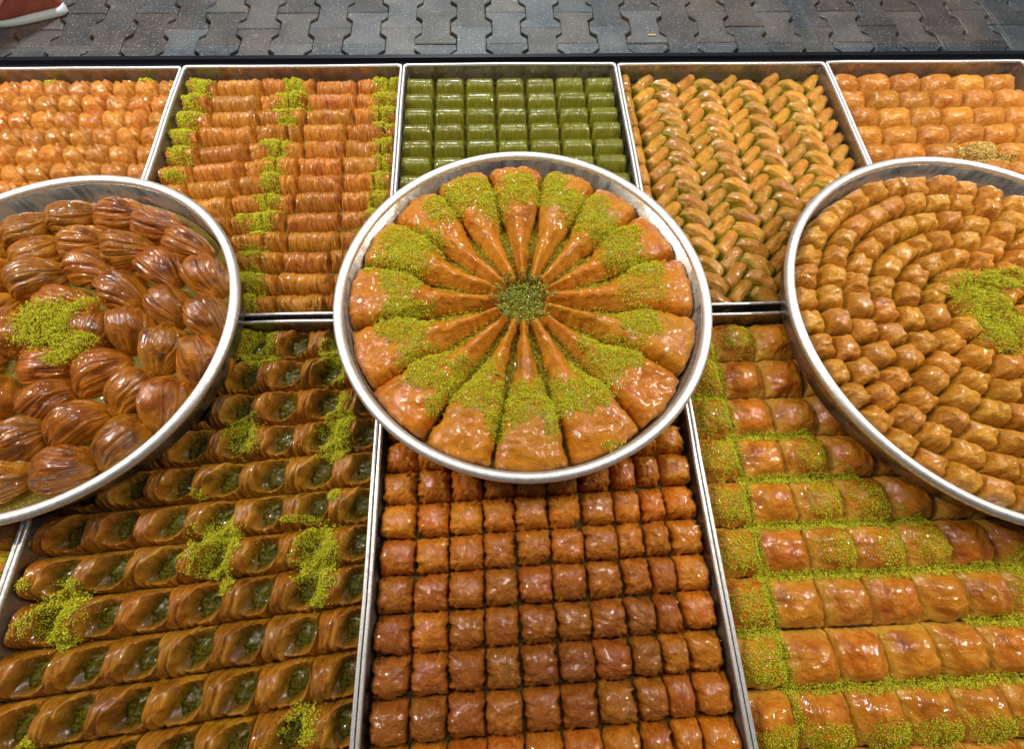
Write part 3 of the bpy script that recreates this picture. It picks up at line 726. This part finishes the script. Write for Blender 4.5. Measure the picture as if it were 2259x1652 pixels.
for q, rad in enumerate((.2450, .2095, .174, .1385, .103, .0675, .031)):
    n = max(4, round(2*PI*rad/.0372)); ph = J(1)
    for k in range(n):
        a = 2*PI*k/n+ph
        put('square_pastry', random.choice(sml), (cx+(rad+J(.0015))*math.cos(a), cy+(rad+J(.0015))*math.sin(a), ZR), a+PI/2+J(.09), 'small golden square pastry in the %s ring from the tray wall' % ORD[q], 'pastry', 'small squares in rings', (1+J(.05), 1+J(.03), 1+J(.07)), .05)

# beds
bed('nut_bed', FX[2]+.009, FX[3]-.009, -1.155, FY[2]-.008, -.033, MAT['nutbed'], 'chopped nut filling showing dark between the baklava columns', 3)
bed('syrup_bed', FX[1]+.009, FX[2]-.009, -1.155, FY[1]-.008, -.0385, MAT['syrup'], 'olive syrup lying between the open rolls', 5)
bed('syrup_bed', XT[3]+.009, XT[4]-.02, YF+.009, YB-.012, -.035, MAT['syrup'], 'olive syrup lying between the herringbone fingers', 8)
bed('filling_bed', XT[2]+.009, XT[3]-.009, YF+.009, YB-.012, -.031, MAT['green_bed'], 'dark green filling showing between the green rolls', 9)
bed('syrup_bed', XT[1]+.009, XT[2]-.009, YF+.009, YB-.012, -.033, MAT['syrup'], 'brown syrup lying between the shredded rolls', 12)
def disc_bed(cx, cy, r, z, mat, label, seed):
    V, F = [], []; nr, na = 24, 90
    for i in range(nr+1):
        for k in range(na):
            a = 2*PI*k/na; q = r*i/nr+.0003; x, y = cx+q*math.cos(a), cy+q*math.sin(a)
            V.append((x, y, z+.003*float(fbm(x*110+seed, y*110, seed, 2))))
    for i in range(nr):
        for k in range(na): F.append((i*na+k, (i+1)*na+k, (i+1)*na+(k+1) % na, i*na+(k+1) % na))
    return tag(mesh_obj('syrup_bed', V, F, mat), label, 'filling', None, 'stuff')
disc_bed(*ROUND[0][:2], .230, .012, MAT['syrup'], 'olive syrup lying between the ribbed shell pastries', 1)
MAT['flakes'] = fill_mat('flaky_bed', (.30, .17, .02), (.42, .30, .03), .6, .3)
disc_bed(*ROUND[1][:2], .236, .0035, MAT['flakes'], 'pale flaky bottom showing between the wedges', 4)
disc_bed(*ROUND[2][:2], .262, .012, MAT['syrup'], 'olive syrup lying between the small square pastries', 2)

# ------------------------------------------------------------------ crumbs of pistachio
for _ in range(2):                                    # close pin holes between splatted points
    m = HM.copy()
    for dx, dy in ((1, 0), (-1, 0), (0, 1), (0, -1)):
        m = np.maximum(m, np.roll(np.roll(HM, dx, 0), dy, 1)-.0008)
    HM = m
def blur(a, n):
    k = 2*n+1
    for ax in (0, 1):
        c = np.cumsum(np.concatenate([np.repeat(np.take(a, [0], ax), n+1, ax), a, np.repeat(np.take(a, [-1], ax), n, ax)], ax), ax)
        a = (np.take(c, range(k, c.shape[ax]), ax)-np.take(c, range(0, c.shape[ax]-k), ax))/k
    return a
HB = blur(HM, 7)
OCT = np.array([(1,0,0),(-1,0,0),(0,1,0),(0,-1,0),(0,0,1),(0,0,-1)], float)
OF = np.array([(0,2,4),(2,1,4),(1,3,4),(3,0,4),(2,0,5),(1,2,5),(3,1,5),(0,3,5)])
def crumbs(name, mat, pts, size, label, cat='crumbs'):
    n = len(pts)
    Vv = OCT[None]*RNG.uniform(.55, 1.3, (n, 6, 1)) + RNG.normal(0, .18, (n, 6, 3))
    q = RNG.normal(size=(n, 4)); q /= np.linalg.norm(q, axis=1, keepdims=True)
    w, x, y, z = q.T
    Rm = np.stack([1-2*(y*y+z*z), 2*(x*y-z*w), 2*(x*z+y*w), 2*(x*y+z*w), 1-2*(x*x+z*z), 2*(y*z-x*w), 2*(x*z-y*w), 2*(y*z+x*w), 1-2*(x*x+y*y)], -1).reshape(n, 3, 3)
    Vv = np.einsum('nij,nkj->nki', Rm, Vv)*size[:, None, None] + pts[:, None, :]
    F = (OF[None]+6*np.arange(n)[:, None, None]).reshape(-1, 3)
    me = bpy.data.meshes.new(name)
    me.vertices.add(n*6); me.vertices.foreach_set('co', Vv.astype(np.float32).ravel())
    me.loops.add(len(F)*3); me.loops.foreach_set('vertex_index', F.astype(np.int32).ravel())
    me.polygons.add(len(F)); me.polygons.foreach_set('loop_start', np.arange(0, len(F)*3, 3, dtype=np.int32))
    me.update(calc_edges=True)
    at = me.attributes.new('tone', 'FLOAT', 'POINT'); at.data.foreach_set('value', np.repeat(np.clip(RNG.beta(2.2, 2.2, n), 0, 1), 6).astype(np.float32))
    me.materials.append(mat)
    o = bpy.data.objects.new(name, me); COL.objects.link(o)
    return tag(o, label, cat, None, 'stuff')
def scatter(blobs, thick=.004, per=1.9, s=(.00045, .00115), fill=.45, edge=.55, floor=None, grow=1.25):
    """blobs (x, y, rx, ry[, strength]); crumbs heap on the height map"""
    out = []
    for bl in blobs:
        x, y, rx, ry = bl[:4]; st = bl[4] if len(bl) > 4 else 1
        rx *= grow; ry *= grow
        n = int(rx*ry*4*1e6*per*st)
        p = RNG.uniform(-1.25, 1.25, (n, 2)); d = np.hypot(p[:, 0], p[:, 1])
        X = x+p[:, 0]*rx; Y = y+p[:, 1]*ry
        nz = fbm(X*150, Y*150, 3.3)-.5
        den = np.clip((1-d+edge*nz*1.6)/.35, 0, 1)
        k = RNG.random(n) < np.maximum(den*(.25+.75*den), .02*(d < 1.25))
        X, Y, den = X[k], Y[k], den[k]
        i = np.clip(((X-HX0)*1000).astype(int), 0, HW-1); j = np.clip(((Y-HY0)*1000).astype(int), 0, HH-1)
        h = HM[i, j]; hb = HB[i, j]
        base = np.where(hb > h, h*(1-fill)+hb*fill, h)
        if floor is not None: base = np.maximum(base, floor)
        lump = .5+1.2*(fbm(X*230, Y*230, 9.1, 2)-.25)
        Z = base + RNG.random(len(X))*thick*den*np.clip(lump, .1, 1.6) + .0004
        out.append(np.stack([X, Y, Z], -1))
    P = np.concatenate(out); S = s[0]+(s[1]-s[0])*RNG.random(len(P))**1.6
    return P, S
P, S = scatter(T2); k = P[:, 2] < .002; P, S = P[k], S[k]; crumbs('ground_pistachio', MAT['pistachio'], P, S, 'three green stripes of ground pistachio across the shredded rolls')
P, S = scatter([(-.848,-.022,.007,.010),(-.678,-.02,.013,.007)]); crumbs('ground_pistachio', MAT['pistachio'], P, S, 'two small dabs of pistachio at the back of the folded pastries')
P, S = scatter([(.826,-.222,.036,.011,.8),(.852,-.238,.040,.012,.8)], s=(.0008, .0018)); crumbs('nut_crumbs', MAT['pale'], P, S, 'pale nut crumbs spilled on the pillow pastries')
P, S = scatter([(-0.618,-0.563,0.038,0.034),(-0.579,-0.535,0.017,0.010,.5),(-0.575,-0.595,0.025,0.017),(-0.588,-0.613,0.017,0.009)], thick=.012, fill=.9, floor=.044); crumbs('ground_pistachio', MAT['pistachio'], P, S, 'heap of ground pistachio on the ribbed shell pastries')
P, S = scatter(GB, thick=.004, fill=.6, grow=1.42, per=1.5)
# dusting in the valleys between the spokes
n = 45000; a = RNG.uniform(0, 2*PI, n); r = RNG.uniform(.035, .19, n)
X = ROUND[1][0]+r*np.cos(a); Y = ROUND[1][1]+r*np.sin(a)
i = ((X-HX0)*1000).astype(int); j = ((Y-HY0)*1000).astype(int); h = HM[i, j]
h = np.where(h < .005, .005, h); k = (h < .0085+.006*RNG.random(n))
P = np.concatenate([P, np.stack([X, Y, h+.0006+RNG.random(n)*.005], -1)[k]]); S = np.concatenate([S, RNG.uniform(.0006, .0013, k.sum())])
n = 700; a = RNG.uniform(0, 2*PI, n); r = .05+.16*RNG.random(n)**.7
X = ROUND[1][0]+r*np.cos(a); Y = ROUND[1][1]+r*np.sin(a); i = ((X-HX0)*1000).astype(int); j = ((Y-HY0)*1000).astype(int)
P = np.concatenate([P, np.stack([X, Y, np.maximum(HM[i, j], .003)+.0005], -1)]); S = np.concatenate([S, RNG.uniform(.0005, .001, n)])
crumbs('ground_pistachio', MAT['pistachio'], P, S, 'ring of ground pistachio over the flower of wedges')
P, S = scatter([(-.004, -.531, .037, .034)], thick=.010, fill=.7, s=(.0009, .0021), per=.6, floor=.018); crumbs('chopped_pistachio', MAT['chopped'], P, S, 'coarse chopped pistachio in the centre of the flower')
P, S = scatter([(0.648,-0.571,0.036,0.042),(0.624,-0.54,0.028,0.024,.6),(0.677,-0.527,0.04,0.018),(0.644,-0.613,0.027,0.022)], thick=.008, fill=.8, floor=.031); crumbs('ground_pistachio', MAT['pistachio'], P, S, 'heap of ground pistachio amid the small squares')
P, S = scatter(IB, thick=.006, fill=.85, grow=1.35); k = P[:, 2] < .002; P, S = P[k], S[k]; crumbs('ground_pistachio', MAT['pistachio'], P, S, 'scattered patches of ground pistachio on the open rolls')
KB = []
for (r, c) in sorted(COVER):
    x, y = (KX[c]+KX[c+1])/2, KY[r]-.029
    if r >= 8: KB.append((x+J(.003), y-.014, .028, .018, .9)); continue
    if c == 0: KB += [(x, y, .028, .024, .8), (x+.024, y+J(.01), .008, .026, .8)]
    else: KB.append((x+.002+J(.003), y+J(.002), .024+J(.003), .024+J(.003), .62))
for (r, c0, c1) in ((3, 1, 7), (4, 1, 7), (5, 1, 7), (6, 1, 7), (8, 1, 7), (1, 0, 1), (2, 0, 1), (7, 0, 1), (7, 5, 7)):
    x = KX[c0]
    while x < KX[c1]-.004:
        KB.append((x, KY[r]+J(.001), .013, .0065, 1.0)); x += .013
for y in np.arange(-.60, -1.05, -.022): KB.append((KX[1]+.001, float(y), .006, .014, .9))
for y in np.arange(-.90, -1.06, -.022): KB.append((.583, float(y), .010, .014, .8))
P, S = scatter(KB, thick=.0026, per=1.5, fill=.5, grow=1.12)
k = np.array([not hidden(a, b, -.036) for a, b in P[:, :2]]); crumbs('ground_pistachio', MAT['pistachio'], P[k], S[k], 'ground pistachio dusted over the puffed squares')
P, S = scatter([(-.618,-.835,.014,.016,.8),(-.635,-.87,.02,.014,.7),(-.62,-.93,.012,.02,.6)]); crumbs('ground_pistachio', MAT['pistachio'], P, S, 'dab of ground pistachio beside the open rolls')

# ------------------------------------------------------------------ passer-by outside
def shoe_person():
    e = empty('person', (-1.80, 1.205, -.5995)); e.rotation_euler = (0, 0, math.radians(198))
    tag(e, 'person walking past outside in a red brown shoe with a white sole', 'person')
    def outline(t):   # half widths along the foot, heel (0) to toe (1)
        return .034+.012*math.sin(PI*min(1, t*1.15)**1.6)
    n = 30; m = 24
    def loftx(rings):
        V = [p for r in rings for p in r]; k = len(rings[0]); F = []
        for a in range(len(rings)-1):
            for b in range(k): F.append((a*k+b, a*k+(b+1) % k, (a+1)*k+(b+1) % k, (a+1)*k+b))
        F.append(tuple(range(k))[::-1]); F.append(tuple((len(rings)-1)*k+i for i in range(k)))
        return V, F
    L = .295
    def ring(t, hw, z0, z1, lift, p):
        x = -.09+L*t; out = []
        for b in range(m):
            a = 2*PI*b/m; c, s = math.cos(a), math.sin(a)
            y = hw*math.copysign(abs(c)**p, c); z = (z0+z1)/2+(z1-z0)/2*math.copysign(abs(s)**p, s)
            out.append((x, y, z+lift))
        return out
    lift = lambda t: .010*max(0, t-.75)**2*16
    R1, R2 = [], []
    for i in range(n+1):
        t = i/n; taper = (1-(2*t-1)**8)**.5 if 0 < t < 1 else .05
        hw = outline(t)*max(.08, taper)
        R1.append(ring(t, hw+.004, 0, .030-.004*t, lift(t), .55))
        top = .115-.02*t if t < .32 else .108-.062*sm(.3, .8, np.array(t))
        top = float(top)*(.35+.65*max(0, taper)) if t > .5 else float(top)
        R2.append(ring(t, hw*.97, .018, max(.035, top), lift(t), .75))
    V, F = loftx(R1); mesh_obj('shoe_sole', V, F, plain('white_rubber', (.72, .73, .74), .6), e)
    V, F = loftx(R2); mesh_obj('shoe_upper', V, F, plain('red_suede', (.34, .062, .035), .8), e)
    rr = []
    for i in range(12):
        t = i/11; rr.append([(-.045-.02*t+(.050+.02*t)*math.cos(2*PI*b/m), (.046+.022*t)*math.sin(2*PI*b/m), .085+.40*t+.004*math.sin(3*b)) for b in range(m)])
    V, F = loftx(rr); mesh_obj('trouser_leg', V, F, plain('dark_cloth', (.02, .022, .03), .9), e)
shoe_person()
V, F = [], []; box(-.016, .016, -.004, .004, 0, .0025, V, F)
tag(mesh_obj('litter_scrap', V, F, plain('paper_scrap', (.38, .27, .15), .8), smooth=False, loc=(.62, 1.06, -.5965)), 'tan paper scrap lying on the paving outside', 'litter')
